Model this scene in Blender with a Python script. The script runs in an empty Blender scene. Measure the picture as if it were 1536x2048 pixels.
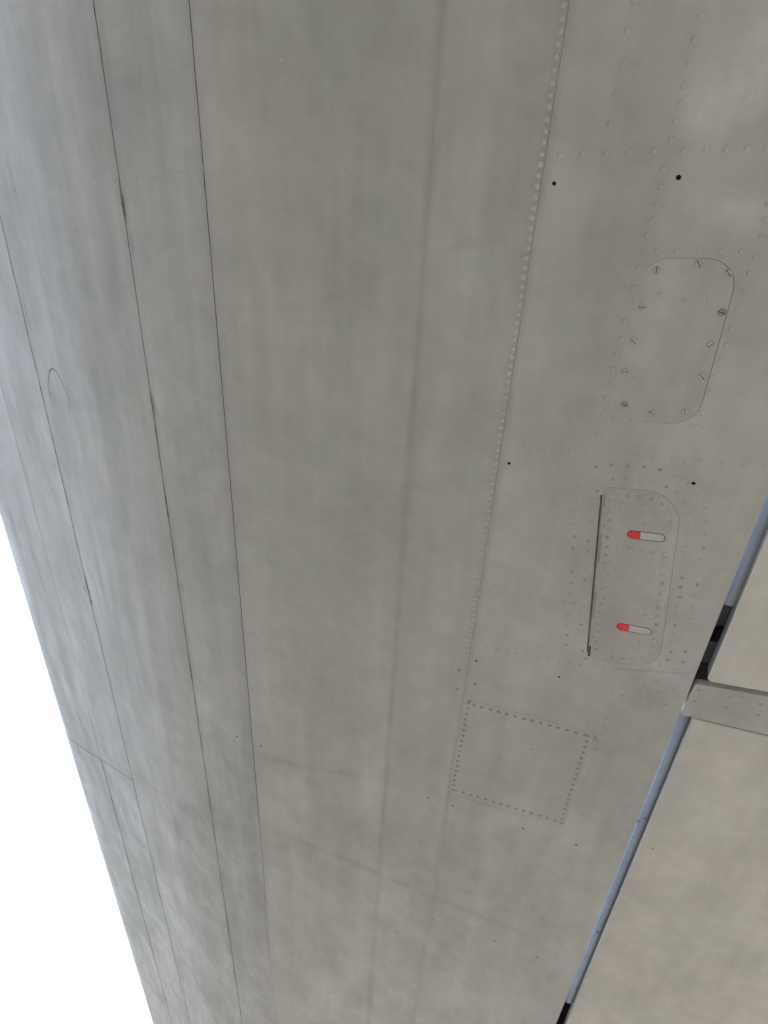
import bpy, bmesh, math, random
from mathutils import Vector, Matrix
from mathutils.geometry import delaunay_2d_cdt

random.seed(7)
scn = bpy.context.scene
col = scn.collection

# ------------------------------------------------------------------ camera
# The wing's lower skin is a level plane H metres above the lens, its span runs along +Y,
# the leading edge is at -X.  The view was solved from the vanishing line of the panel seams.
H = 1.6                 # lens to lower skin
ZC = 1.6                # lens above the ground
ZW = ZC + H
FPX, CX, CY = 1500.0, 768.0, 1024.0
RM = Matrix(((0.93143145, -0.23889494, 0.27452623),
             (-0.04384879, -0.82254282, -0.56701022),
             (0.36126546, 0.51609351, -0.77661751)))
cam_d = bpy.data.cameras.new('camera')
cam = bpy.data.objects.new('camera', cam_d)
col.objects.link(cam)
cam.matrix_world = Matrix.Translation((0, 0, ZC)) @ RM.to_4x4()
cam_d.sensor_fit = 'VERTICAL'
cam_d.sensor_height = 36.0
cam_d.lens = FPX / 2048.0 * 36.0
cam_d.clip_start = 0.02
cam_d.clip_end = 2000.0
scn.camera = cam

# ------------------------------------------------------------------ sky, sun, exposure
SUN_EL, SUN_AZ = math.radians(33), math.radians(28)     # azimuth measured from +Y towards +X
world = bpy.data.worlds.new('World')
scn.world = world
world.use_nodes = True
wn = world.node_tree
wn.nodes.clear()
wout = wn.nodes.new('ShaderNodeOutputWorld')
sky = wn.nodes.new('ShaderNodeTexSky')
sky.sky_type = 'NISHITA'
sky.sun_disc = False
sky.sun_elevation = SUN_EL
sky.sun_rotation = SUN_AZ
sky.dust_density = 3.0
bg1 = wn.nodes.new('ShaderNodeBackground')
bg1.inputs['Strength'].default_value = 0.07
wn.links.new(sky.outputs[0], bg1.inputs['Color'])
bg2 = wn.nodes.new('ShaderNodeBackground')              # even veil of cloud over the whole sky
bg2.inputs['Color'].default_value = (0.66, 0.77, 1.0, 1)
bg2.inputs['Strength'].default_value = 0.50
addw = wn.nodes.new('ShaderNodeAddShader')
wn.links.new(bg1.outputs[0], addw.inputs[0])
wn.links.new(bg2.outputs[0], addw.inputs[1])
wn.links.new(addw.outputs[0], wout.inputs['Surface'])

sun_d = bpy.data.lights.new('sun', 'SUN')
sun_d.energy = 0.8
sun_d.angle = math.radians(12)
sun_d.color = (1.0, 0.95, 0.87)
sun = bpy.data.objects.new('sun', sun_d)
col.objects.link(sun)
sv = Vector((math.sin(SUN_AZ) * math.cos(SUN_EL), math.cos(SUN_AZ) * math.cos(SUN_EL), math.sin(SUN_EL)))
sun.rotation_euler = sv.to_track_quat('Z', 'Y').to_euler()
sun.location = (6, 4, 9)

scn.view_settings.view_transform = 'Standard'
scn.view_settings.look = 'None'
scn.view_settings.gamma = 1.0
scn.view_settings.use_curve_mapping = False
scn.view_settings.exposure = 2.50
scn.render.engine = 'CYCLES'

# ------------------------------------------------------------------ materials
def new_mat(name):
    m = bpy.data.materials.new(name)
    m.use_nodes = True
    return m, m.node_tree, m.node_tree.nodes['Principled BSDF']

def math_node(nt, op, a, b=None, clamp=False):
    n = nt.nodes.new('ShaderNodeMath'); n.operation = op; n.use_clamp = clamp
    for i, v in enumerate((a, b)):
        if v is None: continue
        if isinstance(v, (int, float)): n.inputs[i].default_value = v
        else: nt.links.new(v, n.inputs[i])
    return n.outputs[0]

def noise(nt, vec, scale, detail=3, rough=0.55, stretch=None, off=(0, 0, 0), dist=0.0):
    mp = nt.nodes.new('ShaderNodeMapping')
    mp.inputs['Scale'].default_value = stretch or (1, 1, 1)
    mp.inputs['Location'].default_value = off
    nt.links.new(vec, mp.inputs['Vector'])
    n = nt.nodes.new('ShaderNodeTexNoise')
    n.inputs['Scale'].default_value = scale
    n.inputs['Detail'].default_value = detail
    n.inputs['Roughness'].default_value = rough
    n.inputs['Distortion'].default_value = dist
    nt.links.new(mp.outputs[0], n.inputs['Vector'])
    return n.outputs['Fac']

def ramp(nt, fac, stops):
    r = nt.nodes.new('ShaderNodeValToRGB')
    while len(r.color_ramp.elements) < len(stops): r.color_ramp.elements.new(0.5)
    for e, (p, c) in zip(r.color_ramp.elements, stops):
        e.position = p
        e.color = (c, c, c, 1) if isinstance(c, (int, float)) else (*c, 1)
    nt.links.new(fac, r.inputs[0])
    return r.outputs[0]

def mixc(nt, fac, a, b, mode='MIX'):
    n = nt.nodes.new('ShaderNodeMix'); n.data_type = 'RGBA'; n.blend_type = mode
    if isinstance(fac, (int, float)): n.inputs[0].default_value = fac
    else: nt.links.new(fac, n.inputs[0])
    for i, v in ((6, a), (7, b)):
        if isinstance(v, tuple): n.inputs[i].default_value = (*v, 1)
        else: nt.links.new(v, n.inputs[i])
    return n.outputs[2]

def paint(name, base=(0.405, 0.395, 0.375), rough=0.40, wave=1.0, grime_x=(), seed=0.0, dirt=1.0, spots=(), lines=(), spec=0.5, band=1.0, smudge=0.25):
    """Aged satin aircraft paint: soft mottling, streaks along the span, rubbed-in grime, oil-canned skin."""
    m, nt, b = new_mat(name)
    geo = nt.nodes.new('ShaderNodeNewGeometry')
    pos = geo.outputs['Position']
    o = (seed, seed * 1.7, 0)
    big = noise(nt, pos, 2.6, 3, 0.55, off=o)
    streak = noise(nt, pos, 9.0, 4, 0.6, stretch=(1, 0.10, 0.3), off=o)
    mott = noise(nt, pos, 13.0, 4, 0.6, off=o, dist=0.6)
    fine = noise(nt, pos, 420.0, 2, 0.7)
    warm = noise(nt, pos, 7.0, 3, 0.6, off=(5 + seed, 2, 0))
    c = mixc(nt, ramp(nt, warm, [(0.34, 0.0), (0.68, 1.0)]), tuple(v * k for v, k in zip(base, (0.965, 1.0, 0.985))),
             tuple(v * k for v, k in zip(base, (1.025, 0.995, 0.975))))
    def mul(c, fac, lo, hi, p0=0.3, p1=0.7):
        return mixc(nt, 1.0, c, ramp(nt, fac, [(p0, lo), (p1, hi)]), 'MULTIPLY')
    c = mul(c, big, 1 - 0.10 * dirt, 1 + 0.04 * dirt)
    c = mul(c, streak, 1 - 0.11 * dirt * band, 1 + 0.05 * dirt * band)
    thin = noise(nt, pos, 26.0, 3, 0.6, stretch=(1, 0.035, 0.3), off=o)
    c = mul(c, thin, 1 - 0.025 * dirt * band, 1 + 0.015 * dirt * band)
    c = mul(c, mott, 1 - 0.09 * dirt, 1 + 0.05 * dirt)
    c = mul(c, fine, 0.955, 1.045)
    # smudges: strongest on the outer, walked-and-leaned-on stretch past the rib joint
    sy = nt.nodes.new('ShaderNodeSeparateXYZ'); nt.links.new(pos, sy.inputs[0])
    yw = math_node(nt, 'ADD', sy.outputs[1], math_node(nt, 'MULTIPLY', math_node(nt, 'SUBTRACT', noise(nt, pos, 1.6, 2), 0.5), 1.6))
    yw = math_node(nt, 'ADD', yw, math_node(nt, 'MULTIPLY', sy.outputs[0], 0.45))
    zone = ramp(nt, math_node(nt, 'DIVIDE', yw, 5.0), [(0.28, 0.10), (0.52, 1.0)])
    sm = noise(nt, pos, 4.5, 4, 0.55, stretch=(1, 0.6, 0.6), off=(seed + 2, seed, 1), dist=0.8)
    sm2 = noise(nt, pos, 14.0, 4, 0.6, stretch=(1, 0.45, 0.6), off=(seed, 4, 2), dist=0.7)
    for fac, lo in ((sm, 1 - 0.15 * smudge), (sm2, 1 - 0.10 * smudge)):
        c = mixc(nt, zone, c, mul(c, fac, lo, 1 + 0.04 * smudge, 0.40, 0.60))
    # tiny specks of dirt
    vor = nt.nodes.new('ShaderNodeTexVoronoi'); vor.inputs['Scale'].default_value = 9.0
    nt.links.new(pos, vor.inputs['Vector'])
    sp = math_node(nt, 'LESS_THAN', vor.outputs['Distance'], 0.022)
    cell = nt.nodes.new('ShaderNodeSeparateColor'); nt.links.new(vor.outputs['Color'], cell.inputs[0])
    sp = math_node(nt, 'MULTIPLY', sp, math_node(nt, 'GREATER_THAN', cell.outputs[0], 0.75))
    c = mixc(nt, math_node(nt, 'MULTIPLY', sp, 0.35), c, (0.12, 0.115, 0.10))
    # grime rubbed in beside a seam: (x, half width, strength)
    sx = nt.nodes.new('ShaderNodeSeparateXYZ'); nt.links.new(pos, sx.inputs[0])
    wob = math_node(nt, 'MULTIPLY', math_node(nt, 'SUBTRACT', noise(nt, pos, 3.0, 2), 0.5), 0.010)
    for gx, hw, st in grime_x:
        d = math_node(nt, 'ABSOLUTE', math_node(nt, 'SUBTRACT', math_node(nt, 'ADD', sx.outputs[0], wob), gx))
        f = math_node(nt, 'SUBTRACT', 1.0, math_node(nt, 'DIVIDE', d, hw), True)
        f = math_node(nt, 'MULTIPLY', f, ramp(nt, noise(nt, pos, 5.0, 4, 0.65, stretch=(0.6, 1, 1)), [(0.30, 0.25), (0.70, 1.0)]))
        c = mixc(nt, math_node(nt, 'MULTIPLY', f, st), c, (0.17, 0.165, 0.15))
    rag = ramp(nt, noise(nt, pos, 45.0, 4, 0.7), [(0.30, 0.3), (0.65, 1.0)])
    for x, y, rx, ry, st, *cc in spots:                      # soft-edged smudges; a given colour makes pale patches
        mp = nt.nodes.new('ShaderNodeMapping'); mp.vector_type = 'TEXTURE'
        mp.inputs['Location'].default_value = (x, y, 0); mp.inputs['Scale'].default_value = (rx, ry, 1000)
        nt.links.new(pos, mp.inputs['Vector'])
        ln = nt.nodes.new('ShaderNodeVectorMath'); ln.operation = 'LENGTH'; nt.links.new(mp.outputs[0], ln.inputs[0])
        f = math_node(nt, 'MULTIPLY', math_node(nt, 'SUBTRACT', 1.0, ln.outputs['Value'], True), rag)
        c = mixc(nt, math_node(nt, 'MULTIPLY', f, st, True), c, cc[0] if cc else (0.07, 0.066, 0.06))
    for x0, y0, x1, y1, hw, st in lines:                # dirt along a filled joint
        d = Vector((x1 - x0, y1 - y0)); L = d.length
        mp = nt.nodes.new('ShaderNodeMapping'); mp.vector_type = 'TEXTURE'
        mp.inputs['Location'].default_value = ((x0 + x1) / 2, (y0 + y1) / 2, 0)
        mp.inputs['Rotation'].default_value = (0, 0, math.atan2(d.y, d.x))
        mp.inputs['Scale'].default_value = (L / 2, hw, 1)
        nt.links.new(pos, mp.inputs['Vector'])
        sp2 = nt.nodes.new('ShaderNodeSeparateXYZ'); nt.links.new(mp.outputs[0], sp2.inputs[0])
        ax = math_node(nt, 'MULTIPLY', math_node(nt, 'SUBTRACT', 1.0, math_node(nt, 'ABSOLUTE', sp2.outputs[0]), True), 6.0, True)
        ay = math_node(nt, 'SUBTRACT', 1.0, math_node(nt, 'ABSOLUTE', sp2.outputs[1]), True)
        f = math_node(nt, 'MULTIPLY', math_node(nt, 'MULTIPLY', ax, ay), ramp(nt, noise(nt, pos, 6.0, 4, 0.65), [(0.32, 0.1), (0.62, 1.0)]))
        c = mixc(nt, math_node(nt, 'MULTIPLY', f, st, True), c, (0.15, 0.145, 0.13))
    nt.links.new(c, b.inputs['Base Color'])
    rr = ramp(nt, noise(nt, pos, 6.0, 4, 0.65, stretch=(1, 0.35, 1), off=o), [(0.30, rough - 0.07), (0.70, rough + 0.10)])
    nt.links.new(rr, b.inputs['Roughness'])
    b.inputs['Specular IOR Level'].default_value = spec
    w1 = noise(nt, pos, 5.5, 2, 0.5, stretch=(1, 0.12, 0.5), off=o)
    w2 = noise(nt, pos, 15.0, 3, 0.5, stretch=(1, 0.45, 1), off=o)
    hgt = math_node(nt, 'ADD', w1, math_node(nt, 'MULTIPLY', w2, 0.22))
    hgt = math_node(nt, 'ADD', hgt, math_node(nt, 'MULTIPLY', fine, 0.0022))
    bp = nt.nodes.new('ShaderNodeBump')
    bp.inputs['Strength'].default_value = 1.0
    bp.inputs['Distance'].default_value = 0.006 * wave
    nt.links.new(hgt, bp.inputs['Height'])
    nt.links.new(bp.outputs[0], b.inputs['Normal'])
    return m

def flat_mat(name, c0, c1, scale, rough, spec=0.5, stretch=None, lo=0.4, hi=0.6, metal=0.0, bump=0.0):
    m, nt, b = new_mat(name)
    geo = nt.nodes.new('ShaderNodeNewGeometry')
    f = noise(nt, geo.outputs['Position'], scale, 5, 0.65, stretch=stretch)
    nt.links.new(ramp(nt, f, [(lo, c0), (hi, c1)]), b.inputs['Base Color'])
    b.inputs['Roughness'].default_value = rough
    b.inputs['Specular IOR Level'].default_value = spec
    b.inputs['Metallic'].default_value = metal
    if bump:
        bp = nt.nodes.new('ShaderNodeBump'); bp.inputs['Distance'].default_value = bump
        nt.links.new(f, bp.inputs['Height']); nt.links.new(bp.outputs[0], b.inputs['Normal'])
    return m

# ------------------------------------------------------------------ photograph pixel -> wing surface
def ray(px):
    d = Vector(((px[0] - CX) / FPX, -(px[1] - CY) / FPX, -1.0))
    return RM @ d

def tanx(px):
    d = ray(px); return d.x / d.z

# cross-section of the lower skin and nose, seen along the span (metres; x chordwise, z above the lens)
T0 = -0.40 * H           # forward of this the skin starts to curve up towards the leading edge
def build_profile(s1):
    pts = [(0.0, T0, H, 0.0)]
    x, z, s = T0, H, 0.0
    ds = 0.004
    phi1 = math.radians(21.3)
    while True:
        u = min(1.0, s / (0.80 * H))
        phi = phi1 * (0.6 * u * u * (3 - 2 * u) + 0.4 * u)
        if s >= s1: phi += 0.5 * ((s - s1) / (0.20 * H)) ** 1.5 if s < s1 + 0.2 * H else 0.5 + (s - s1 - 0.2 * H) / (0.11 * H)
        if phi > math.radians(170): break
        x -= math.cos(phi) * ds; z += math.sin(phi) * ds; s += ds
        pts.append((s, x, z, phi))
    return pts

def silhouette(pr): return max(-p[1] / p[2] for p in pr)
lo_, hi_ = 0.3 * H, 2.2 * H
for _ in range(40):
    mid = (lo_ + hi_) / 2
    if silhouette(build_profile(mid)) < 1.272: lo_ = mid
    else: hi_ = mid
PROF = build_profile(mid)
TMIN = T0 - PROF[-1][0]

def prof(t):
    """t = x on the flat skin; forward of T0 it is arc length -> (x, z, inclination)"""
    if t >= T0: return t, H, 0.0
    s = T0 - t
    i = min(int(s / 0.004), len(PROF) - 2)
    a, b = PROF[i], PROF[i + 1]
    k = (s - a[0]) / (b[0] - a[0])
    return a[1] + (b[1] - a[1]) * k, a[2] + (b[2] - a[2]) * k, a[3] + (b[3] - a[3]) * k

def P(t, y, out=0.0):
    """point on the skin, 'out' metres proud of it (downwards on the flat)"""
    x, z, ph = prof(t)
    return Vector((x - math.sin(ph) * out, y, ZC + z - math.cos(ph) * out))

def t_of(tx):
    if tx * H >= T0: return tx * H
    prev = None
    for s, x, z, ph in PROF:
        if -x / z >= -tx: return T0 - s
        if prev is not None and -x / z < prev: break
        prev = -x / z
    return T0 - s

def hit(px):
    d = ray(px)
    t = t_of(d.x / d.z)
    x, z, ph = prof(t)
    return t, d.y / d.z * z

# ------------------------------------------------------------------ mesh helpers
def mesh_obj(name, verts, faces, mat, parent=None, smooth=True):
    me = bpy.data.meshes.new(name)
    me.from_pydata([tuple(v) for v in verts], [], faces)
    me.update()
    for mm in (mat if isinstance(mat, (list, tuple)) else [mat]): me.materials.append(mm)
    if smooth:
        for p in me.polygons: p.use_smooth = True
    o = bpy.data.objects.new(name, me)
    col.objects.link(o)
    if parent: o.parent = parent
    return o

def inside(pt, poly):
    x, y = pt; r = False; j = len(poly) - 1
    for i in range(len(poly)):
        xi, yi = poly[i]; xj, yj = poly[j]
        if (yi > y) != (yj > y) and x < (xj - xi) * (y - yi) / (yj - yi) + xi: r = not r
        j = i
    return r

def densify(poly, step):
    out = []
    for a, b in zip(poly, poly[1:] + poly[:1]):
        n = max(1, int(math.dist(a, b) / step))
        out += [(a[0] + (b[0] - a[0]) * k / n, a[1] + (b[1] - a[1]) * k / n) for k in range(n)]
    return out

def plate(name, outline, holes, mat, parent, out=0.0, thick=0.003, grid=None, lip=0.0):
    """sheet cut to 'outline' with real 'holes', laid on the skin, with edge walls going inwards"""
    loops = [outline] + list(holes)
    vs, es = [], []
    for lp in loops:
        n0 = len(vs)
        vs += [Vector(p) for p in lp]
        es += [(n0 + i, n0 + (i + 1) % len(lp)) for i in range(len(lp))]
    if grid:
        tx = [p[0] for p in outline]; ty = [p[1] for p in outline]
        t = min(tx) + grid[0] * 0.5
        while t < max(tx):
            y = min(ty) + grid[1] * 0.5
            while y < max(ty):
                q = (t, y)
                if inside(q, outline) and not any(inside(q, h) for h in holes): vs.append(Vector(q))
                y += grid[1]
            t += grid[0]
    V, Eg, F, *_ = delaunay_2d_cdt(vs, es, [], 0, 1e-6)
    faces = []
    for f in F:
        cx = sum(V[i].x for i in f) / len(f); cy = sum(V[i].y for i in f) / len(f)
        if inside((cx, cy), outline) and not any(inside((cx, cy), h) for h in holes):
            faces.append(tuple(reversed(f)))
    used = sorted({i for f in faces for i in f})
    mp = {i: k for k, i in enumerate(used)}
    pts = [P(V[i].x, V[i].y, out) for i in used]
    faces = [tuple(mp[i] for i in f) for f in faces]
    cnt = {}
    for f in faces:
        for a, b in zip(f, f[1:] + f[:1]):
            k = (min(a, b), max(a, b)); cnt.setdefault(k, []).append((a, b))
    base = len(pts); low = {}
    inner = [P(V[i].x, V[i].y, out - thick) for i in used]
    allp = list(pts)
    # boundary walls get their own vertices so that the face stays flat-shaded at the rim
    for k, l in cnt.items():
        if len(l) == 1:
            a, b = l[0]
            n = len(allp)
            allp += [pts[a], pts[b], inner[b], inner[a]]
            faces.append((n + 1, n, n + 3, n + 2))
    return mesh_obj(name, allp, faces, mat, parent)

def fillet(corners, rad, seg=7):
    out = []
    n = len(corners)
    rad = rad if isinstance(rad, (list, tuple)) else [rad] * n
    for i in range(n):
        p = Vector(corners[i]); a = Vector(corners[i - 1]); b = Vector(corners[(i + 1) % n]); r = rad[i]
        u = (a - p).normalized(); v = (b - p).normalized()
        half = math.acos(max(-1, min(1, u.dot(v)))) / 2
        d = min(r / math.tan(half), (a - p).length * 0.49, (b - p).length * 0.49)
        rr = d * math.tan(half)
        cen = p + (u + v).normalized() * (rr / math.sin(half))
        s = (p + u * d) - cen; e = (p + v * d) - cen
        a0 = math.atan2(s.y, s.x); a1 = math.atan2(e.y, e.x)
        da = (a1 - a0 + math.pi) % (2 * math.pi) - math.pi
        for k in range(seg + 1):
            an = a0 + da * k / seg
            out.append((cen.x + rr * math.cos(an), cen.y + rr * math.sin(an)))
    return out

def area(poly): return sum(a[0] * b[1] - b[0] * a[1] for a, b in zip(poly, poly[1:] + poly[:1])) / 2
def offset(poly, d):
    """grow (d > 0) or shrink an outline"""
    s = 1 if area(poly) > 0 else -1
    res = []
    n = len(poly)
    for i in range(n):
        p = Vector(poly[i]); a = Vector(poly[i - 1]); b = Vector(poly[(i + 1) % n])
        e1 = (p - a); e2 = (b - p)
        if e1.length < 1e-7 or e2.length < 1e-7: res.append(tuple(p)); continue
        e1.normalize(); e2.normalize()
        nn = Vector((e1.y + e2.y, -e1.x - e2.x)) * s
        nn.normalize()
        res.append(tuple(p + nn * d))
    return res

def circle(c, r, n=12):
    return [(c[0] + r * math.cos(2 * math.pi * k / n), c[1] + r * math.sin(2 * math.pi * k / n)) for k in range(n)]

def walk(poly, pitch, closed=True):
    """points every 'pitch' metres along an outline"""
    ring = poly + [poly[0]] if closed else poly
    L = sum(math.dist(a, b) for a, b in zip(ring, ring[1:]))
    n = max(2, round(L / pitch)); step = L / n
    out, acc, nxt = [], 0.0, 0.0
    for a, b in zip(ring, ring[1:]):
        d = math.dist(a, b)
        while d > 0 and nxt <= acc + d + 1e-9 and len(out) < (n if closed else n + 1):
            k = (nxt - acc) / d
            out.append((a[0] + (b[0] - a[0]) * k, a[1] + (b[1] - a[1]) * k)); nxt += step
        acc += d
    return out

def ribbon(name, pts, w, mat, parent, out=0.0006):
    """flat strip following points on the skin; w is a width or a list of widths"""
    n = len(pts); vs, fs = [], []
    for i, p in enumerate(pts):
        a = Vector(pts[max(0, i - 1)]); b = Vector(pts[min(n - 1, i + 1)])
        d = (b - a).normalized(); nn = Vector((-d.y, d.x))
        ww = (w[i] if isinstance(w, (list, tuple)) else w) / 2
        vs += [P(p[0] + nn.x * ww, p[1] + nn.y * ww, out), P(p[0] - nn.x * ww, p[1] - nn.y * ww, out)]
        if i: fs.append((2 * i - 2, 2 * i, 2 * i + 1, 2 * i - 1))
    return mesh_obj(name, vs, fs, mat, parent)

# ------------------------------------------------------------------ the ground under the aircraft
apron = flat_mat('apron_concrete', (0.164, 0.146, 0.112), (0.220, 0.196, 0.150), 0.7, 0.9, 0.3, bump=0.003)
g = mesh_obj('ground', [(-600, -600, 0), (600, -600, 0), (600, 600, 0), (-600, 600, 0)], [(0, 1, 2, 3)], apron)
g['kind'] = 'structure'

# ------------------------------------------------------------------ the wing
wing = bpy.data.objects.new('aircraft_wing', None)
wing.empty_display_size = 0.3
col.objects.link(wing)
wing['label'] = 'grey painted aircraft wing seen from below with riveted panels, hatches and flaps'
wing['category'] = 'wing'

Y0, Y1 = -7.0, 10.0
tA = t_of(tanx((90, 812)))
tA2 = t_of(tanx((262, 1740)))
tB = t_of(tanx((318, 900)))
tC = t_of(tanx((452, 850)))
tD = t_of(tanx((820, 900)))
tE = t_of(tanx((1040, 650)))
tG = 0.2015 * H          # edge of the fixed skin at the flap gap
tF = 0.2225 * H          # front edge of the flaps
SEAMS_X = {k: prof(t)[0] for k, t in dict(A=tA, A2=tA2, B=tB, C=tC, D=tD, E=tE).items()}

def XY(px):
    t, y = hit(px); return prof(t)[0], y
def LN(a, b, hw, st): return (*XY(a), *XY(b), hw, st)
rib_lines = (LN((545, 1655), (1110, 1893), 0.03, 0.32), LN((545, 1650), (760, 1745), 0.010, 0.25), LN((300, 1570), (530, 1680), 0.03, 0.16),
             LN((470, 1500), (780, 1560), 0.03, 0.25))
nose_spots = [(*XY(p), rx, ry, st) for p, rx, ry, st in (
    ((148, 1157), .010, .022, .8), ((171, 1180), .014, .040, 1.0), ((158, 1140), .010, .02, .5), ((120, 967), .007, .014, .8), ((109, 932), .007, .014, .8),
    ((152, 1085), .008, .05, .7), ((197, 1545), .010, .015, .7), ((220, 1352), .012, .03, .5), ((250, 1630), .03, .10, .35))]
fwd_spots = [(*XY(p), rx, ry, st) for p, rx, ry, st in (
    ((166, 807), .006, .012, .9), ((100, 787), .008, .014, .8), ((250, 415), .010, .05, .9), ((308, 810), .008, .05, .9), ((264, 490), .006, .05, .7),
    ((252, 1110), .01, .02, .4), ((305, 1290), .03, .06, .3), ((355, 1650), .05, .16, .35), ((420, 1870), .07, .22, .45), ((300, 1130), .05, .1, .2),
    ((75, 760), .02, .08, .25), ((365, 1175), .01, .04, .4))]
paint_aft = paint('paint_aft', lines=rib_lines[:1] + (LN((925, 1398), (1180, 1465), .010, .22), LN((890, 1585), (1130, 1655), .018, .35)), spots=[(*XY(p), r, r, st) for p, r, st in (((1300, 1385), .09, .3), ((1185, 1475), .025, .5), ((950, 1750), .05, .25))] + [(*XY(p), rx, ry, st, (0.62, 0.60, 0.57)) for p, rx, ry, st in (((1450, 190), .10, .07, .55), ((1400, 230), .04, .05, .35), ((1500, 420), .12, .05, .45), ((1536, 100), .06, .12, .4))], smudge=0.45, seed=0.0, wave=0.8, rough=0.42, spec=0.6, grime_x=((SEAMS_X['E'] + 0.004, 0.012, 0.35),))
paint_mid = paint('paint_mid', lines=rib_lines, seed=3.1, smudge=0.6, wave=1.3, rough=0.40, spec=0.7, band=1.1,
                  grime_x=((SEAMS_X['D'], 0.018, 0.40), (SEAMS_X['E'] - 0.004, 0.012, 0.30), (SEAMS_X['C'], 0.022, 0.18)))
paint_fwd_skytint = paint('paint_forward_skytint', lines=rib_lines, spots=fwd_spots, seed=6.7, smudge=0.8, wave=1.2, rough=0.53, base=(0.405, 0.402, 0.402), spec=0.7, band=1.4,  # cooler base puts the sky's blue cast into the forward skin
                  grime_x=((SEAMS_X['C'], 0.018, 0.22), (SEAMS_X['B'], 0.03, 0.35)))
paint_nose_skytint = paint('paint_nose_skytint', spots=nose_spots, seed=9.3, smudge=1.0, wave=0.9, rough=0.54, spec=0.75, band=1.3, base=(0.410, 0.414, 0.422),  # bluer base: skylight on the leading edge put into the colour
                   grime_x=((SEAMS_X['A'], 0.025, 0.35), (SEAMS_X['A2'], 0.02, 0.25)))
paint_hatch = paint('paint_hatch', seed=1.4, wave=0.4, rough=0.42)
paint_flap = paint('paint_flap', seed=12.0, wave=0.7, rough=0.42, spec=0.6, smudge=0.35, base=(0.53, 0.503, 0.472))
paint_plain = paint('paint_rivet', seed=0.0, wave=0.0, rough=0.38)
paint_dark = paint('paint_rivet_dirty', base=(0.265, 0.257, 0.238), seed=2.0, wave=0.0, rough=0.5)
dark_in = flat_mat('inside_dark', (0.020, 0.018, 0.015), (0.035, 0.030, 0.022), 30, 0.9, 0.1)  # near-black, shade of the wing's inside put into the colour
sealant = flat_mat('seam_grime', (0.03, 0.028, 0.025), (0.22, 0.215, 0.20), 6.0, 0.8, 0.2, stretch=(0.3, 1, 0.3), lo=0.44, hi=0.64)
sealant_dark = flat_mat('seam_grime_dark', (0.02, 0.02, 0.019), (0.10, 0.097, 0.09), 7.0, 0.8, 0.2, stretch=(0.3, 1, 0.3), lo=0.42, hi=0.66)
sealant_pale = flat_mat('seam_filler', (0.16, 0.155, 0.14), (0.33, 0.32, 0.295), 7.0, 0.7, 0.3, stretch=(0.3, 1, 0.3), lo=0.40, hi=0.62)
filler_paint = flat_mat('painted_filler', (0.30, 0.29, 0.27), (0.42, 0.405, 0.38), 7.0, 0.5, 0.5, stretch=(0.3, 1, 0.3), lo=0.35, hi=0.6)
crust_mat = flat_mat('seam_crust', (0.075, 0.072, 0.068), (0.27, 0.265, 0.255), 26.0, 0.85, 0.2, lo=0.40, hi=0.66)
stain = flat_mat('stain', (0.09, 0.087, 0.08), (0.25, 0.245, 0.23), 60, 0.8, 0.2)
rust = flat_mat('rusty_recess', (0.030, 0.020, 0.010), (0.13, 0.095, 0.05), 90, 0.8, 0.2)
olive = flat_mat('olive_steel', (0.045, 0.036, 0.014), (0.11, 0.088, 0.035), 40, 0.6, 0.4)
red_paint = flat_mat('red_paint', (0.68, 0.020, 0.012), (0.78, 0.028, 0.016), 30, 0.45)
def at_h(px, h):
    d = ray(px); return d.x / d.z * (H + h), d.y / d.z * (H + h)
sky_tint_paint = paint('sky_tint_nose', base=(0.355, 0.41, 0.50), rough=0.30, wave=0.25, seed=20.0,  # blue of the skylight in the gap is put into this colour
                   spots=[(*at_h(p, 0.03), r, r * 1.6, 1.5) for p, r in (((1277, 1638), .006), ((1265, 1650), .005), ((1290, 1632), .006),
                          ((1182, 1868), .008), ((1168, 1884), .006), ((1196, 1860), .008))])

# --- rivets: one shallow dome shared by all
def dome(name, r, h, mat, seg=10):
    vs, fs = [], []
    prs = [(1.0, 0.0), (0.86, 0.45), (0.52, 0.88)]
    for rr, hh in prs:
        vs += [(r * rr * math.cos(2 * math.pi * k / seg), r * rr * math.sin(2 * math.pi * k / seg), -h * hh) for k in range(seg)]
    vs.append((0, 0, -h)); n = len(vs) - 1
    for j in range(len(prs) - 1):
        for k in range(seg):
            a, b = j * seg + k, j * seg + (k + 1) % seg
            fs.append((a, a + seg, b + seg, b))
    for k in range(seg):
        fs.append(((len(prs) - 1) * seg + k, n, (len(prs) - 1) * seg + (k + 1) % seg))
    me = bpy.data.meshes.new(name); me.from_pydata(vs, [], fs); me.update()
    for p in me.polygons: p.use_smooth = True
    me.materials.append(mat)
    return me
D_BIG = dome('rivet_dome', 0.0061, 0.0039, paint_plain)
D_MID = dome('rivet_dome_low', 0.0057, 0.0035, paint_plain)
D_LOW = dome('rivet_flush', 0.0052, 0.0027, paint_plain)
D_TINY = dome('rivet_small', 0.0038, 0.0013, paint_plain)
D_DIRT = dome('rivet_dirty', 0.0060, 0.0020, paint_dark)
paint_dim = paint('paint_rivet_dusty', base=(0.31, 0.30, 0.28), seed=4.0, wave=0.0, rough=0.5)
D_DIRT_S = dome('rivet_dirty_small', 0.0048, 0.0016, paint_dim)

def rivet(p, me, parent, out=0.0):
    o = bpy.data.objects.new('rivet', me)
    col.objects.link(o)
    o.location = P(p[0], p[1], out - 0.0001)
    ph = prof(p[0])[2]
    s = random.uniform(0.9, 1.08)
    o.rotation_euler = (random.uniform(-.03, .03), ph + random.uniform(-.03, .03), random.uniform(0, 6.28))
    o.scale = (s, s, s * random.uniform(0.75, 1.2))
    o.parent = parent
    return o

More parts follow.
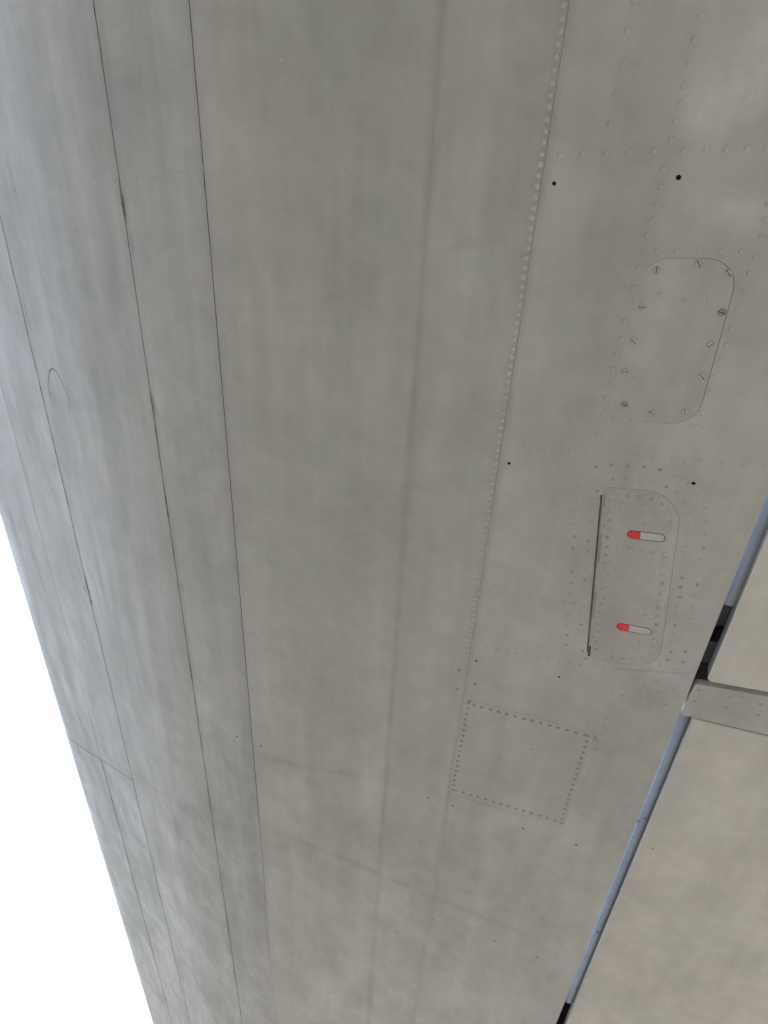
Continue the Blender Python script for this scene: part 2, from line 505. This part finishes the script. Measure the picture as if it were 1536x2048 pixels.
def jit(p, a=0.0008): return (p[0] + random.uniform(-a, a), p[1] + random.uniform(-a, a))
def row_px(a, b, n, me, parent, out=0.0):
    A, B = hit(a), hit(b)
    for k in range(n):
        f = k / (n - 1)
        rivet(jit((A[0] + (B[0] - A[0]) * f, A[1] + (B[1] - A[1]) * f)), me, parent, out)
def list_px(pts, me, parent, out=0.0):
    for p in pts: rivet(hit(p), me, parent, out)

# --- hatch and plate outlines (photograph corners laid on the skin)
acc_out = fillet([hit(p) for p in ((1292, 516), (1484, 518), (1392, 850), (1214, 838))], [0.055, 0.055, 0.06, 0.055])
hat_out = fillet([hit(p) for p in ((1209, 974), (1367, 986), (1317, 1338), (1174, 1318))], [0.012, 0.085, 0.075, 0.045], 9)
box_out = fillet([hit(p) for p in ((930, 1400), (1188, 1469), (1128, 1652), (897, 1581))], 0.006, 2)

holes_px = [(1108, 367), (1357, 355), (1018, 927), (1387, 967), (953, 1322), (1118, 1354), (905, 1612), (1047, 1657), (1152, 1690),
            (868, 1838), (990, 1882), (1075, 1915)]
hole_r = {(1108, 367): 0.0042, (1357, 355): 0.0050, (1387, 967): 0.0046, (1018, 927): 0.0042}
aft_holes = [circle(hit(p), hole_r.get(p, 0.0042 if p[1] > 1500 else 0.0038)) for p in holes_px if hit(p)[0] > tE + 0.01]
mid_hole_px = [(857, 1596), (523, 1492)]

# --- skin strips
GAP = dict(A=0.0045, A2=0.0022, B=0.0030, C=0.0026, D=0.0005, E=0.0011)
def strip_outline(t0, t1, y0=Y0, y1=Y1, step=0.5):
    f0 = y0 if callable(y0) else (lambda t: y0)
    f1 = y1 if callable(y1) else (lambda t: y1)
    n = int((f1(t0) - f0(t0)) / step)
    m = max(1, int(abs(t1 - t0) / 0.012)) if min(t0, t1) < T0 else 1
    T = [t0 + (t1 - t0) * k / m for k in range(m + 1)]
    return [(t0, f0(t0) + (f1(t0) - f0(t0)) * k / n) for k in range(n)] + [(t, f1(t)) for t in T[:-1]] + \
           [(t1, f1(t1) - (f1(t1) - f0(t1)) * k / n) for k in range(n)] + [(t, f0(t)) for t in T[:0:-1]]

_j0, _j1 = hit((275, 1567)), hit((160, 1492))
def yJ(t): return _j0[1] + (t - _j0[0]) * (_j1[1] - _j0[1]) / (_j1[0] - _j0[0])       # slanting joint in the leading edge
def strip(name, t0, t1, y0, y1, mat, parent, out=0.0, thick=0.004, dt=0.012, dy=0.25):
    """curved skin strip as a regular grid with edge walls"""
    f0 = y0 if callable(y0) else (lambda t: y0)
    f1 = y1 if callable(y1) else (lambda t: y1)
    nt_ = max(2, int(abs(t1 - t0) / dt)); ny = max(2, int((f1(t0) - f0(t0)) / dy))
    vs, fs = [], []
    for i in range(nt_ + 1):
        t = t0 + (t1 - t0) * i / nt_
        for j in range(ny + 1): vs.append(P(t, f0(t) + (f1(t) - f0(t)) * j / ny, out))
    at = lambda i, j: i * (ny + 1) + j
    for i in range(nt_):
        for j in range(ny): fs.append((at(i, j), at(i, j + 1), at(i + 1, j + 1), at(i + 1, j)))
    rim = [(i, 0) for i in range(nt_)] + [(nt_, j) for j in range(ny)] + [(i, ny) for i in range(nt_, 0, -1)] + [(0, j) for j in range(ny, 0, -1)]
    n0 = len(vs)
    for i, j in rim:
        t = t0 + (t1 - t0) * i / nt_
        y = f0(t) + (f1(t) - f0(t)) * j / ny
        vs += [P(t, y, out), P(t, y, out - thick)]
    m = len(rim)
    for k in range(m):
        a, b = n0 + 2 * k, n0 + 2 * ((k + 1) % m)
        fs.append((a, b, b + 1, a + 1))
    return mesh_obj(name, vs, fs, mat, parent)

yR = hit((535, 1650))[1]        # chordwise joint across the middle panels

aft = plate('skin_panel', strip_outline(tE + GAP['E'] / 2, tG), aft_holes + [offset(acc_out, 0.0006), offset(hat_out, 0.0003), offset(box_out, 0.0001)],
            paint_aft, wing, thick=0.004)
aft['label'] = 'aft skin panel with hatches between the rivet line and the flap gap'
midE = plate('skin_panel', strip_outline(tD + GAP['D'] / 2, tE - GAP['E'] / 2),
             [circle(hit((857, 1596)), 0.0042)], paint_mid, wing, thick=0.004)
midD = strip('skin_panel', tC + GAP['C'] / 2, tD - GAP['D'] / 2, Y0, Y1, paint_mid, wing)
fwdC = strip('skin_panel', tB + GAP['B'] / 2, tC - GAP['C'] / 2, Y0, Y1, paint_fwd_skytint, wing)
fwdB = strip('skin_panel', tA + GAP['A'] / 2, tB - GAP['B'] / 2, Y0, Y1, paint_fwd_skytint, wing)
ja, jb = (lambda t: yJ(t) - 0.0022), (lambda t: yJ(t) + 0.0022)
noseA = strip('skin_panel', tA2 + GAP['A2'] / 2, tA - GAP['A'] / 2, Y0, ja, paint_nose_skytint, wing)
noseA_b = strip('skin_panel', tA2 + GAP['A2'] / 2, tA - GAP['A'] / 2, jb, Y1, paint_nose_skytint, wing)
le_a = strip('leading_edge', TMIN, tA2 - GAP['A2'] / 2, Y0, ja, paint_nose_skytint, wing)
le_b = strip('leading_edge', TMIN, tA2 - GAP['A2'] / 2, jb, Y1, paint_nose_skytint, wing, out=0.0012, thick=0.005)
for p, par in (((523, 1492), midD), ((475, 1473), fwdC)):
    plate('drain_hole_shade', circle(hit(p), 0.004), [], dark_in, par, out=0.0003, thick=0.001)  # dark disc painted in for the shade inside an open drain hole

# --- grimy filler in the seams, just below the surface
def seam(t, gap, mat, depth, y0=Y0, y1=Y1):
    n = 24
    pts = [(t, y0 + (y1 - y0) * k / n) for k in range(n + 1)]
    o = ribbon('seam_filler', pts, gap + 0.004, mat, wing, out=-depth)
    return o
seam(tA, GAP['A'], sealant_dark, 0.0012)
seam(tA2, GAP['A2'], sealant_pale, 0.0010)
seam(tB, GAP['B'], sealant, 0.0010)
seam(tC, GAP['C'], sealant_dark, 0.0012, Y0, yR)
seam(tC, GAP['C'], sealant_pale, 0.0004, yR, yR + 0.7)
seam(tC, GAP['C'], filler_paint, 0.0002, yR + 0.7, Y1)
seam(tD, GAP['D'], filler_paint, 0.0003)
yE = hit((885, 1640))[1]
seam(tE, GAP['E'], sealant_pale, 0.0008, Y0, yE)
seam(tE, GAP['E'], filler_paint, 0.0001, yE, Y1)
ribbon('seam_filler', [(TMIN + (tA - TMIN) * k / 60, yJ(TMIN + (tA - TMIN) * k / 60)) for k in range(61)], 0.010, sealant_dark, wing, out=-0.0015)

def crust(t, pa, pb, wmin, wmax, mat, n=70, skip=0.35):
    ya_, yb_ = hit(pa)[1], hit(pb)[1]
    run, w = [], 0.0
    for k in range(n + 1):
        w += (random.uniform(wmin, wmax) - w) * 0.5
        if random.random() < skip * 0.35 and len(run) > 3:
            if len(run) > 2: ribbon('seam_grime', [r[0] for r in run], [0.0005] + [r[1] for r in run[1:-1]] + [0.0005], mat, wing, 0.0003)
            run = []; continue
        run.append(((t + random.uniform(-.0008, .0008), ya_ + (yb_ - ya_) * k / n), w))
    if len(run) > 2: ribbon('seam_grime', [r[0] for r in run], [0.0005] + [r[1] for r in run[1:-1]] + [0.0005], mat, wing, 0.0003)
crust(tA, (0, 430), (165, 1120), 0.002, 0.008, crust_mat, 90, 0.5)
crust(tA, (168, 1140), (185, 1215), 0.006, 0.016, crust_mat, 8, 0.0)
crust(tB, (243, 345), (268, 500), 0.003, 0.010, crust_mat, 14, 0.2)
crust(tB, (305, 780), (325, 930), 0.003, 0.010, crust_mat, 14, 0.2)
crust(tB, (330, 960), (440, 1690), 0.002, 0.008, crust_mat, 60, 0.9)
crust(tB, (205, 0), (243, 345), 0.001, 0.005, crust_mat, 30, 0.9)
crust(tB, (455, 1800), (490, 2048), 0.003, 0.008, crust_mat, 16, 0.4)
crust(tC, (385, 0), (440, 700), 0.001, 0.004, crust_mat, 50, 0.7)
crust(tA, (285, 1640), (372, 2040), 0.002, 0.008, crust_mat, 30, 0.7)
crust(tA2, (200, 1500), (330, 2040), 0.002, 0.007, crust_mat, 40, 0.9)

# --- closed upper side, rear wall and added dark backing, so that the inside is dark
xl, zl, _ = prof(TMIN)
up = [(xl, zl)] + [(xl + (tG - 0.20 - xl) * k / 12, zl + 0.05 * math.sin(math.pi * k / 12) - (zl - H - 0.10) * (k / 12) ** 2) for k in range(1, 13)]
vs, fs = [], []
for x, z in up: vs += [(x, Y0, ZC + z), (x, Y1, ZC + z)]
for k in range(len(up) - 1): fs.append((2 * k, 2 * k + 1, 2 * k + 3, 2 * k + 2))
mesh_obj('upper_skin', vs, fs, paint_plain, wing)
xr, zr = up[-1]
mesh_obj('bounce_sheet', [(xr, Y0, ZW + 0.012), (xr, Y1, ZW + 0.012), (tG - 0.002, Y1, ZW + 0.009), (tG - 0.002, Y0, ZW + 0.009)], [(0, 1, 2, 3)], sky_tint_paint, wing, False)  # unseen pale sheet added to bounce skylight onto the flap noses
mesh_obj('rear_wall', [(xr, Y0, ZC + zr), (xr, Y1, ZC + zr), (xr, Y1, ZW + 0.006), (xr, Y0, ZW + 0.006)], [(0, 1, 2, 3)], sky_tint_paint, wing, False)
n = 70
vs, fs = [], []
for k in range(n + 1):
    t = TMIN + (tG - 0.004 - TMIN) * k / n
    vs += [P(t, Y0, -0.0065), P(t, Y1, -0.0065)]
    if k: fs.append((2 * k - 2, 2 * k - 1, 2 * k + 1, 2 * k))
mesh_obj('dark_backing', vs, fs, dark_in, wing)
for yy in (Y0, Y1):
    ring = [P(TMIN + (tG - 0.2 - TMIN) * k / 40, yy, -0.002) for k in range(41)] + [Vector((x, yy, ZC + z)) for x, z in reversed(up)]
    mesh_obj('wing_rib', ring, [tuple(range(len(ring)))], paint_plain, wing, False)

# --- rivets on the strip left of the aft panel seam
tR = t_of(tanx((1112, 113)))
ya = hit((1129, 9))[1]; yb = hit((926, 1320))[1]
pitch = 0.0200
y = ya - pitch * 6
while y < yb:
    rivet(jit((tR, y)), D_BIG if y < yb * 0.45 else D_MID, midE); y += pitch
y = yb + 0.16
yc = hit((865, 1760))[1]
while y < yc:
    rivet(jit((tR + 0.003, y)), D_TINY, midE); y += 0.020
list_px([(918, 1340), (914, 1378)], D_DIRT, midE)
list_px([(950, 1368)], D_DIRT, aft)

# --- rivets on the aft panel
list_px([(1268, 3), (1256, 62), (1247, 126), (1231, 191), (1220, 248)], D_BIG, aft)
list_px([(1402, 33), (1389, 81), (1378, 128), (1368, 171), (1360, 207), (1351, 242), (1342, 280)], D_BIG, aft)
list_px([(1119, 311), (1164, 309), (1211, 307), (1258, 305), (1308, 303), (1366, 303), (1412, 300), (1452, 298), (1495, 297), (1533, 296)], D_BIG, aft)
list_px([(1328, 338), (1321, 373), (1312, 410), (1303, 441), (1294, 470)], D_BIG, aft)
list_px([(1286, 505), (1314, 502), (1354, 501), (1397, 501), (1440, 504), (1483, 503), (1511, 513)], D_MID, aft)
list_px([(1277, 536), (1266, 577), (1257, 608), (1250, 643), (1242, 678), (1234, 708), (1226, 740), (1219, 768), (1211, 798), (1206, 830), (1196, 870)], D_BIG, aft)
list_px([(1535, 410), (1530, 440), (1523, 475), (1499, 546), (1488, 584), (1476, 620), (1463, 655), (1452, 690), (1440, 723), (1428, 755), (1418, 786), (1405, 825), (1394, 854)], D_MID, aft)
list_px([(1229, 838), (1262, 843), (1297, 846), (1331, 850), (1368, 854)], D_LOW, aft)
row_px((1020, 893), (1170, 905), 6, D_LOW, aft)
row_px((1268, 911), (1347, 919), 3, D_LOW, aft)
row_px((1380, 888), (1365, 960), 3, D_LOW, aft)
row_px((1402, 923), (1530, 936), 4, D_LOW, aft)
row_px((957, 1184), (1150, 1208), 10, D_MID, aft)
row_px((955, 1293), (1162, 1331), 11, D_MID, aft)
row_px((1190, 1338), (1225, 1345), 3, D_LOW, aft)
for p in walk(offset(hat_out, 0.024), 0.030): rivet(jit(p, .001), D_DIRT_S if random.random() < .3 else D_LOW, aft)
for p in walk(offset(hat_out, 0.060), 0.036):
    if p[1] < hit((1200, 1320))[1]: rivet(jit(p, .001), D_DIRT_S if random.random() < .3 else D_LOW, aft)
for p in walk(offset(box_out, 0.016), 0.022):
    if p[0] > tE + 0.012: rivet(jit(p, .001), D_TINY, aft)
row_px((1213, 1440), (1192, 1500), 5, D_LOW, aft)
row_px((1160, 1610), (1130, 1760), 8, D_TINY, aft)

# --- access panel held by slotted screws
def screw_mesh(r=0.0074, slot=0.0014, seg=9):
    vs, fs = [], []
    a0 = math.asin(slot / 2 / r)
    for sgn in (0, math.pi):
        n0 = len(vs)
        arc = [a0 + (math.pi - 2 * a0) * k / seg + sgn for k in range(seg + 1)]
        vs += [(r * math.cos(a), r * math.sin(a), -0.0002) for a in arc]
        vs += [(r * 0.86 * math.cos(a), max(slot / 2, r * 0.86 * abs(math.sin(a))) * (1 if sgn == 0 else -1), -0.0020) for a in arc]
        vs += [(r * math.cos(a), r * math.sin(a), 0.003) for a in arc]
        m = seg + 1
        fs.append(tuple(n0 + m + k for k in reversed(range(m))))
        for k in range(seg):
            fs.append((n0 + k + 1, n0 + k, n0 + m + k, n0 + m + k + 1))
            fs.append((n0 + k, n0 + k + 1, n0 + 2 * m + k + 1, n0 + 2 * m + k))
        fs.append((n0 + m, n0, n0 + 2 * m, n0 + 2 * m))if False else None
        n1 = len(vs)
        vs += [vs[n0 + m], vs[n0 + 2 * m - 1], (vs[n0 + 2 * m - 1][0], vs[n0 + 2 * m - 1][1], 0.003), (vs[n0 + m][0], vs[n0 + m][1], 0.003)]
        fs.append((n1, n1 + 1, n1 + 2, n1 + 3))
    fs = [f for f in fs if f]
    me = bpy.data.meshes.new('screw_head'); me.from_pydata(vs, [], fs); me.update()
    return me
scr = screw_mesh(); scr.materials.append(paint_plain)
scr_d = screw_mesh(); scr_d.materials.append(paint_dark)
screws = [(1313, 540, 100), (1398, 528, 70), (1457, 546, 58), (1444, 625, 20), (1422, 690, 146), (1404, 753, 50), (1370, 824, 90), (1304, 826, 40),
          (1249, 809, 14), (1249, 743, 2), (1267, 682, 45), (1284, 614, 2)]
acc = plate('access_panel', [(p[0] - 0.0004, p[1] + 0.0002) for p in offset(acc_out, 0.0001)], [circle(hit(s[:2]), 0.0076, 16) for s in screws], paint_hatch, wing, thick=0.004)
acc['label'] = 'rounded access panel held by slotted screws'
for i, (sx_, sy_, an) in enumerate(screws):
    o = bpy.data.objects.new('screw', scr_d if i in (3, 8) else scr)
    col.objects.link(o)
    q = hit((sx_, sy_))
    an = math.radians(an)
    q2 = hit((sx_ + 10 * math.cos(an), sy_ + 10 * math.sin(an)))      # slot direction on the skin
    o.location = P(q[0], q[1], 0)
    o.rotation_euler = (0, 0, math.atan2(q2[1] - q[1], q2[0] - q[0]))
    o.parent = acc
list_px([(1318, 588), (1367, 602), (1418, 603), (1272, 757), (1363, 773)], D_LOW, acc)

# --- hinged hatch door with two flush latches
def stadium(a, b, r, n=8):
    a, b = Vector(a), Vector(b); d = (b - a).normalized(); ang = math.atan2(d.y, d.x)
    A, B = a + d * r, b - d * r
    return [(B.x + r * math.cos(ang - math.pi / 2 + math.pi * k / n), B.y + r * math.sin(ang - math.pi / 2 + math.pi * k / n)) for k in range(n + 1)] + \
           [(A.x + r * math.cos(ang + math.pi / 2 + math.pi * k / n), A.y + r * math.sin(ang + math.pi / 2 + math.pi * k / n)) for k in range(n + 1)]
latch_px = [((1254, 1068), (1331, 1077)), ((1233, 1252), (1304, 1265))]
latch_r = 0.0122
latch_cream = flat_mat('latch_cream', (0.42, 0.40, 0.37), (0.48, 0.46, 0.42), 60, 0.45)
lat = [stadium(hit(a), hit(b), latch_r) for a, b in latch_px]
door = plate('hatch_door', offset(hat_out, -0.0003), lat, paint_hatch, wing, thick=0.004)
door['label'] = 'hinged hatch door with two red-ended flush latches'
for (a, b), st in zip(latch_px, lat):
    A, B = Vector(hit(a)), Vector(hit(b)); d = (B - A).normalized()
    split = A + d * (B - A).length * 0.35
    nrm = Vector((-d.y, d.x)); rr = latch_r - 0.0022; ang = math.atan2(d.y, d.x)
    cA, cB = A + d * latch_r, B - d * latch_r
    arc = lambda c, a0: [(c.x + rr * math.cos(ang + a0 + math.pi * k / 10), c.y + rr * math.sin(ang + a0 + math.pi * k / 10)) for k in range(11)]
    bar = arc(cB, -math.pi / 2) + [tuple(split + nrm * rr), tuple(split - nrm * rr)]
    split2 = split - d * 0.0006
    btn = arc(cA, math.pi / 2) + [tuple(split2 - nrm * rr), tuple(split2 + nrm * rr)]
    plate('latch_recess', offset(st, 0.001), [], rust, door, out=-0.0022, thick=0.001)
    lb = plate('latch', bar, [], latch_cream, door, out=0.0004, thick=0.004)
    rb = plate('latch_button', btn, [], red_paint, door, out=0.0004, thick=0.004)
    rb['label'] = 'red end of the latch'
for p in walk(offset(hat_out, -0.020), 0.026): rivet(jit(p, .001), D_DIRT_S if random.random() < .3 else D_LOW, door)
for a, b, n in (((1222, 1006), (1290, 1016), 4), ((1215, 1030), (1212, 1052), 2), ((1290, 1050), (1335, 1056), 4), ((1215, 1096), (1328, 1110), 6), ((1205, 1214), (1312, 1236), 6), ((1258, 1282), (1300, 1290), 3),
                ((1222, 1125), (1210, 1200), 4), ((1326, 1130), (1316, 1210), 5)):
    row_px(a, b, n, D_LOW, door)

def tube(name, a, b, r, mat, parent, out=0.0, seg=10):
    A, B = P(*a, out), P(*b, out); d = (B - A).normalized()
    u = d.cross(Vector((0, 0, 1))).normalized(); v = d.cross(u)
    vs, fs = [], []
    for q in (A, B):
        vs += [q + (u * math.cos(2 * math.pi * k / seg) + v * math.sin(2 * math.pi * k / seg)) * r for k in range(seg)]
    for k in range(seg): fs.append((k, (k + 1) % seg, seg + (k + 1) % seg, seg + k))
    fs += [tuple(reversed(range(seg))), tuple(range(seg, 2 * seg))]
    return mesh_obj(name, vs, fs, mat, parent)
hg = tube('hinge_pin', hit((1203, 990)), hit((1175, 1302)), 0.0021, olive, door)
hg['label'] = 'brown steel hinge pin along the hatch door'
def quad_px(pts): return [hit(p) for p in pts]
leafm = paint('paint_leaf', base=(0.30, 0.29, 0.265), wave=0.0, rough=0.5)
for pts in (((1207, 991), (1212, 991), (1209, 1013), (1204, 1013)), ((1199, 1067), (1205, 1067), (1199, 1126), (1193, 1126)),
            ((1189, 1183), (1195, 1183), (1189, 1237), (1183, 1237)), ((1177, 1292), (1182, 1292), (1180, 1312), (1175, 1312))):
    plate('hinge_leaf', quad_px(pts), [], leafm if pts[0][1] < 1250 else olive, door, out=0.0008, thick=0.003)
list_px([(1195, 983)], D_DIRT_S, aft); 
o = plate('hinge_plug', circle(hit((1164, 1302)), 0.0040, 10), [], olive, door, out=0.0006, thick=0.002)

# --- riveted cover plate
cov = plate('cover_plate', offset(box_out, -0.0001), [], paint_hatch, wing, thick=0.004)
cov['label'] = 'square cover plate framed by dark rivets'
for p in walk(offset(box_out, -0.013), 0.0262): rivet(jit(p, .001), D_DIRT, cov)
row_px((1062, 1500), (1040, 1560), 4, D_LOW, cov)
ribbon('stain', [hit((934 + 2 * k, 1401 + .5 * k)) for k in range(7)], [0.001, .003, .004, .004, .004, .003, .001], stain, cov, 0.0004)

# --- doubler beside the flap hinge
dbl = plate('doubler_plate', quad_px(((1234, 1338), (1376, 1348), (1340, 1432), (1214, 1438))), [], paint_aft, wing, out=0.0009, thick=0.003)
for a, b, n in (((1258, 1362), (1348, 1380), 5), ((1245, 1392), (1332, 1412), 5)): row_px(a, b, n, D_LOW, dbl, 0.0009)

# --- flaps, the strap between them and the flap noses in the gap
rib = Vector(hit((1536, 1390))) - Vector(hit((1385, 1363))); rib.normalize()
rib2 = Vector(hit((1530, 1470))) - Vector(hit((1390, 1437))); rib2.normalize()
XE = 0.95 * H
def along(p, d, x): k = (x - p[0]) / d.x; return (x, p[1] + d.y * k)
def solid(name, outline, z0, z1, bev, mat, parent):
    bm = bmesh.new()
    lo = [bm.verts.new((x, y, z0)) for x, y in outline]
    hi = [bm.verts.new((x, y, z1)) for x, y in outline]
    s = area(outline) > 0
    bm.faces.new(list(reversed(lo)) if s else lo); bm.faces.new(hi if s else list(reversed(hi)))
    nn = len(outline)
    for i in range(nn):
        j = (i + 1) % nn
        f = (lo[i], lo[j], hi[j], hi[i])
        bm.faces.new(f if s else tuple(reversed(f)))
    bm.verts.ensure_lookup_table()
    ed = [e for e in bm.edges if all(abs(v.co.z - z0) < 1e-6 for v in e.verts)]
    bmesh.ops.bevel(bm, geom=ed, offset=bev, segments=4, profile=0.5, affect='EDGES')
    me = bpy.data.meshes.new(name); bm.to_mesh(me); bm.free()
    me.materials.append(mat)
    for p in me.polygons: p.use_smooth = True
    try: me.set_sharp_from_angle(angle=math.radians(50))
    except Exception: pass
    o = bpy.data.objects.new(name, me); col.objects.link(o); o.parent = parent
    return o
tF1, tF2 = 0.2205 * H, 0.2235 * H
c1 = (tF1, hit((1412, 1361))[1]); c2 = along(hit((1390, 1438)), rib2, tF2)
out1 = fillet([c1, along(c1, rib, XE), (XE, Y0), (tF1, Y0)], [0.008, 0.001, 0.001, 0.001], 5)
flap1 = solid('flap', out1, ZW - 0.001, ZW + 0.045, 0.005, paint_flap, wing)
flap1['label'] = 'flap section whose front corner is rounded beside the strap'
out2 = [c2, along(c2, rib2, XE), (XE, Y1), (tF2, Y1)]
flap2 = solid('flap', out2, ZW - 0.001, ZW + 0.045, 0.005, paint_flap, wing)
flap2['label'] = 'long flap section beyond the strap'
s1 = hit((1384, 1366)); s2 = hit((1360, 1424)); 
tS = tG + 0.0015
sa = along(s1, rib, tS + 0.006); sb = along(hit((1376, 1432)), rib2, tS)
out3 = fillet([sa, along(sa, rib, XE), along(sb, rib2, XE), sb], [0.010, 0.001, 0.001, 0.004], 3)
strap = solid('flap_hinge_strap', out3, ZW - 0.0015, ZW + 0.02, 0.0015, paint_aft, wing)
strap['label'] = 'narrow strap between the two flap sections'
for p in ((1397, 1380), (1390, 1402), (1458, 1394), (1484, 1394), (1452, 1415), (1520, 1408), (1516, 1430)): rivet(hit(p), D_DIRT_S, strap, 0.0015)
rivet(hit((1305, 1697)), D_DIRT_S, flap2, 0.001)

def nose(name, cx, cz, r, y0, y1, parent, mat):
    seg, vs, fs = 28, [], []
    ny = 2
    for yy in (y0, y1):
        vs += [(cx + r * math.cos(2 * math.pi * k / seg), yy, ZW + cz + r * math.sin(2 * math.pi * k / seg)) for k in range(seg)]
    for k in range(seg): fs.append((k, seg + k, seg + (k + 1) % seg, (k + 1) % seg))
    o = mesh_obj(name, vs, fs, mat, parent)
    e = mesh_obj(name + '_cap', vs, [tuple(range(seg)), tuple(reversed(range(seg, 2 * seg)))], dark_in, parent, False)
    e.name = 'nose_cap'
    return o
NR = 0.021
ncz = 0.042
ncx = tG + 0.2 * ncz + 0.0085
yn1 = hit((1457, 1222))[1]
yn2 = hit((1372, 1440))[1]; yn3 = hit((1118, 2010))[1]
nose('flap_nose', ncx, ncz, NR, Y0, yn1, flap1, sky_tint_paint)['label'] = 'rounded flap nose in the gap, tinted with sky blue'
nose('flap_nose', ncx, ncz, NR, c2[1] - 0.03, yn3, flap2, sky_tint_paint)['label'] = 'rounded flap nose in the gap, tinted with sky blue'
# dark hinge bay between the noses, and beyond the far one
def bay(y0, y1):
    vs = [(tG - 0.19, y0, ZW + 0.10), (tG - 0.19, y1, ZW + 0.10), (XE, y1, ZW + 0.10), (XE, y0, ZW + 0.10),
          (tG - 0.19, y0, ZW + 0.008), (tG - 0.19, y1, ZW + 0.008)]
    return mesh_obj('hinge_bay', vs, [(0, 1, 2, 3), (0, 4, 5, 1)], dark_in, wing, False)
mesh_obj('skylight_blocker', [(xr - 0.01, Y0, ZW + zr - H + 0.004), (xr - 0.01, yn1, ZW + zr - H + 0.004), (tG - 0.075, yn1, ZW + 0.098), (tG - 0.075, Y0, ZW + 0.098)], [(0, 1, 2, 3)], paint_flap, wing, False)  # unseen plate added over the slot to cut skylight in the first gap
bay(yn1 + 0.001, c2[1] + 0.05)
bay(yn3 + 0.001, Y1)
gun = flat_mat('bracket_paint', (0.055, 0.055, 0.065), (0.085, 0.085, 0.10), 25, 0.6, 0.4)
b0, b1 = yn1 + 0.002, hit((1400, 1330))[1] + 0.03
cen = at_h((1434, 1268), 0.05)
oval = [(cen[0] + 0.016 * math.cos(a), cen[1] + 0.032 * math.sin(a) - 0.35 * 0.016 * math.cos(a)) for a in [2 * math.pi * k / 20 for k in range(20)]]
hb = plate('hinge_bracket', [(tG - 0.05, b0), (tF + 0.06, b0), (tF + 0.06, b1), (tG - 0.05, b1)], [oval], gun, wing, out=-0.05, thick=0.004)
hb['label'] = 'dark hinge bracket with an oval hole in the flap gap'

# --- stains and scuffs
tear = [(104, 800), (98, 780), (97, 758), (100, 742), (106, 737), (115, 745), (124, 765), (133, 780), (140, 797), (140, 815), (136, 832)]
ribbon('scuff_mark', [hit(p) for p in tear], [.0006, .0010, .0018, .004, .0045, .003, .002, .0016, .0014, .001, .0006], stain, fwdB, 0.0004)
# faint flush rivets on the forward panels
for p in ((30, 378), (75, 365), (120, 372), (160, 367), (230, 363)): rivet(hit(p), D_TINY, fwdB)
for p in ((275, 356), (308, 353), (345, 347), (360, 345), (375, 344)): rivet(hit(p), D_TINY, fwdC)
for p in ((432, 346), (458, 349), (503, 346), (540, 345), (600, 342), (665, 356), (692, 337), (717, 337), (740, 337), (768, 351), (795, 334), (822, 333),
          (563, 82), (563, 120), (567, 158), (464, 60), (665, 392)): rivet(hit(p), D_TINY, midD)

for o in scn.objects:
    if o.type == 'MESH' and o.parent is None and 'kind' not in o: print('TOP', o.name)
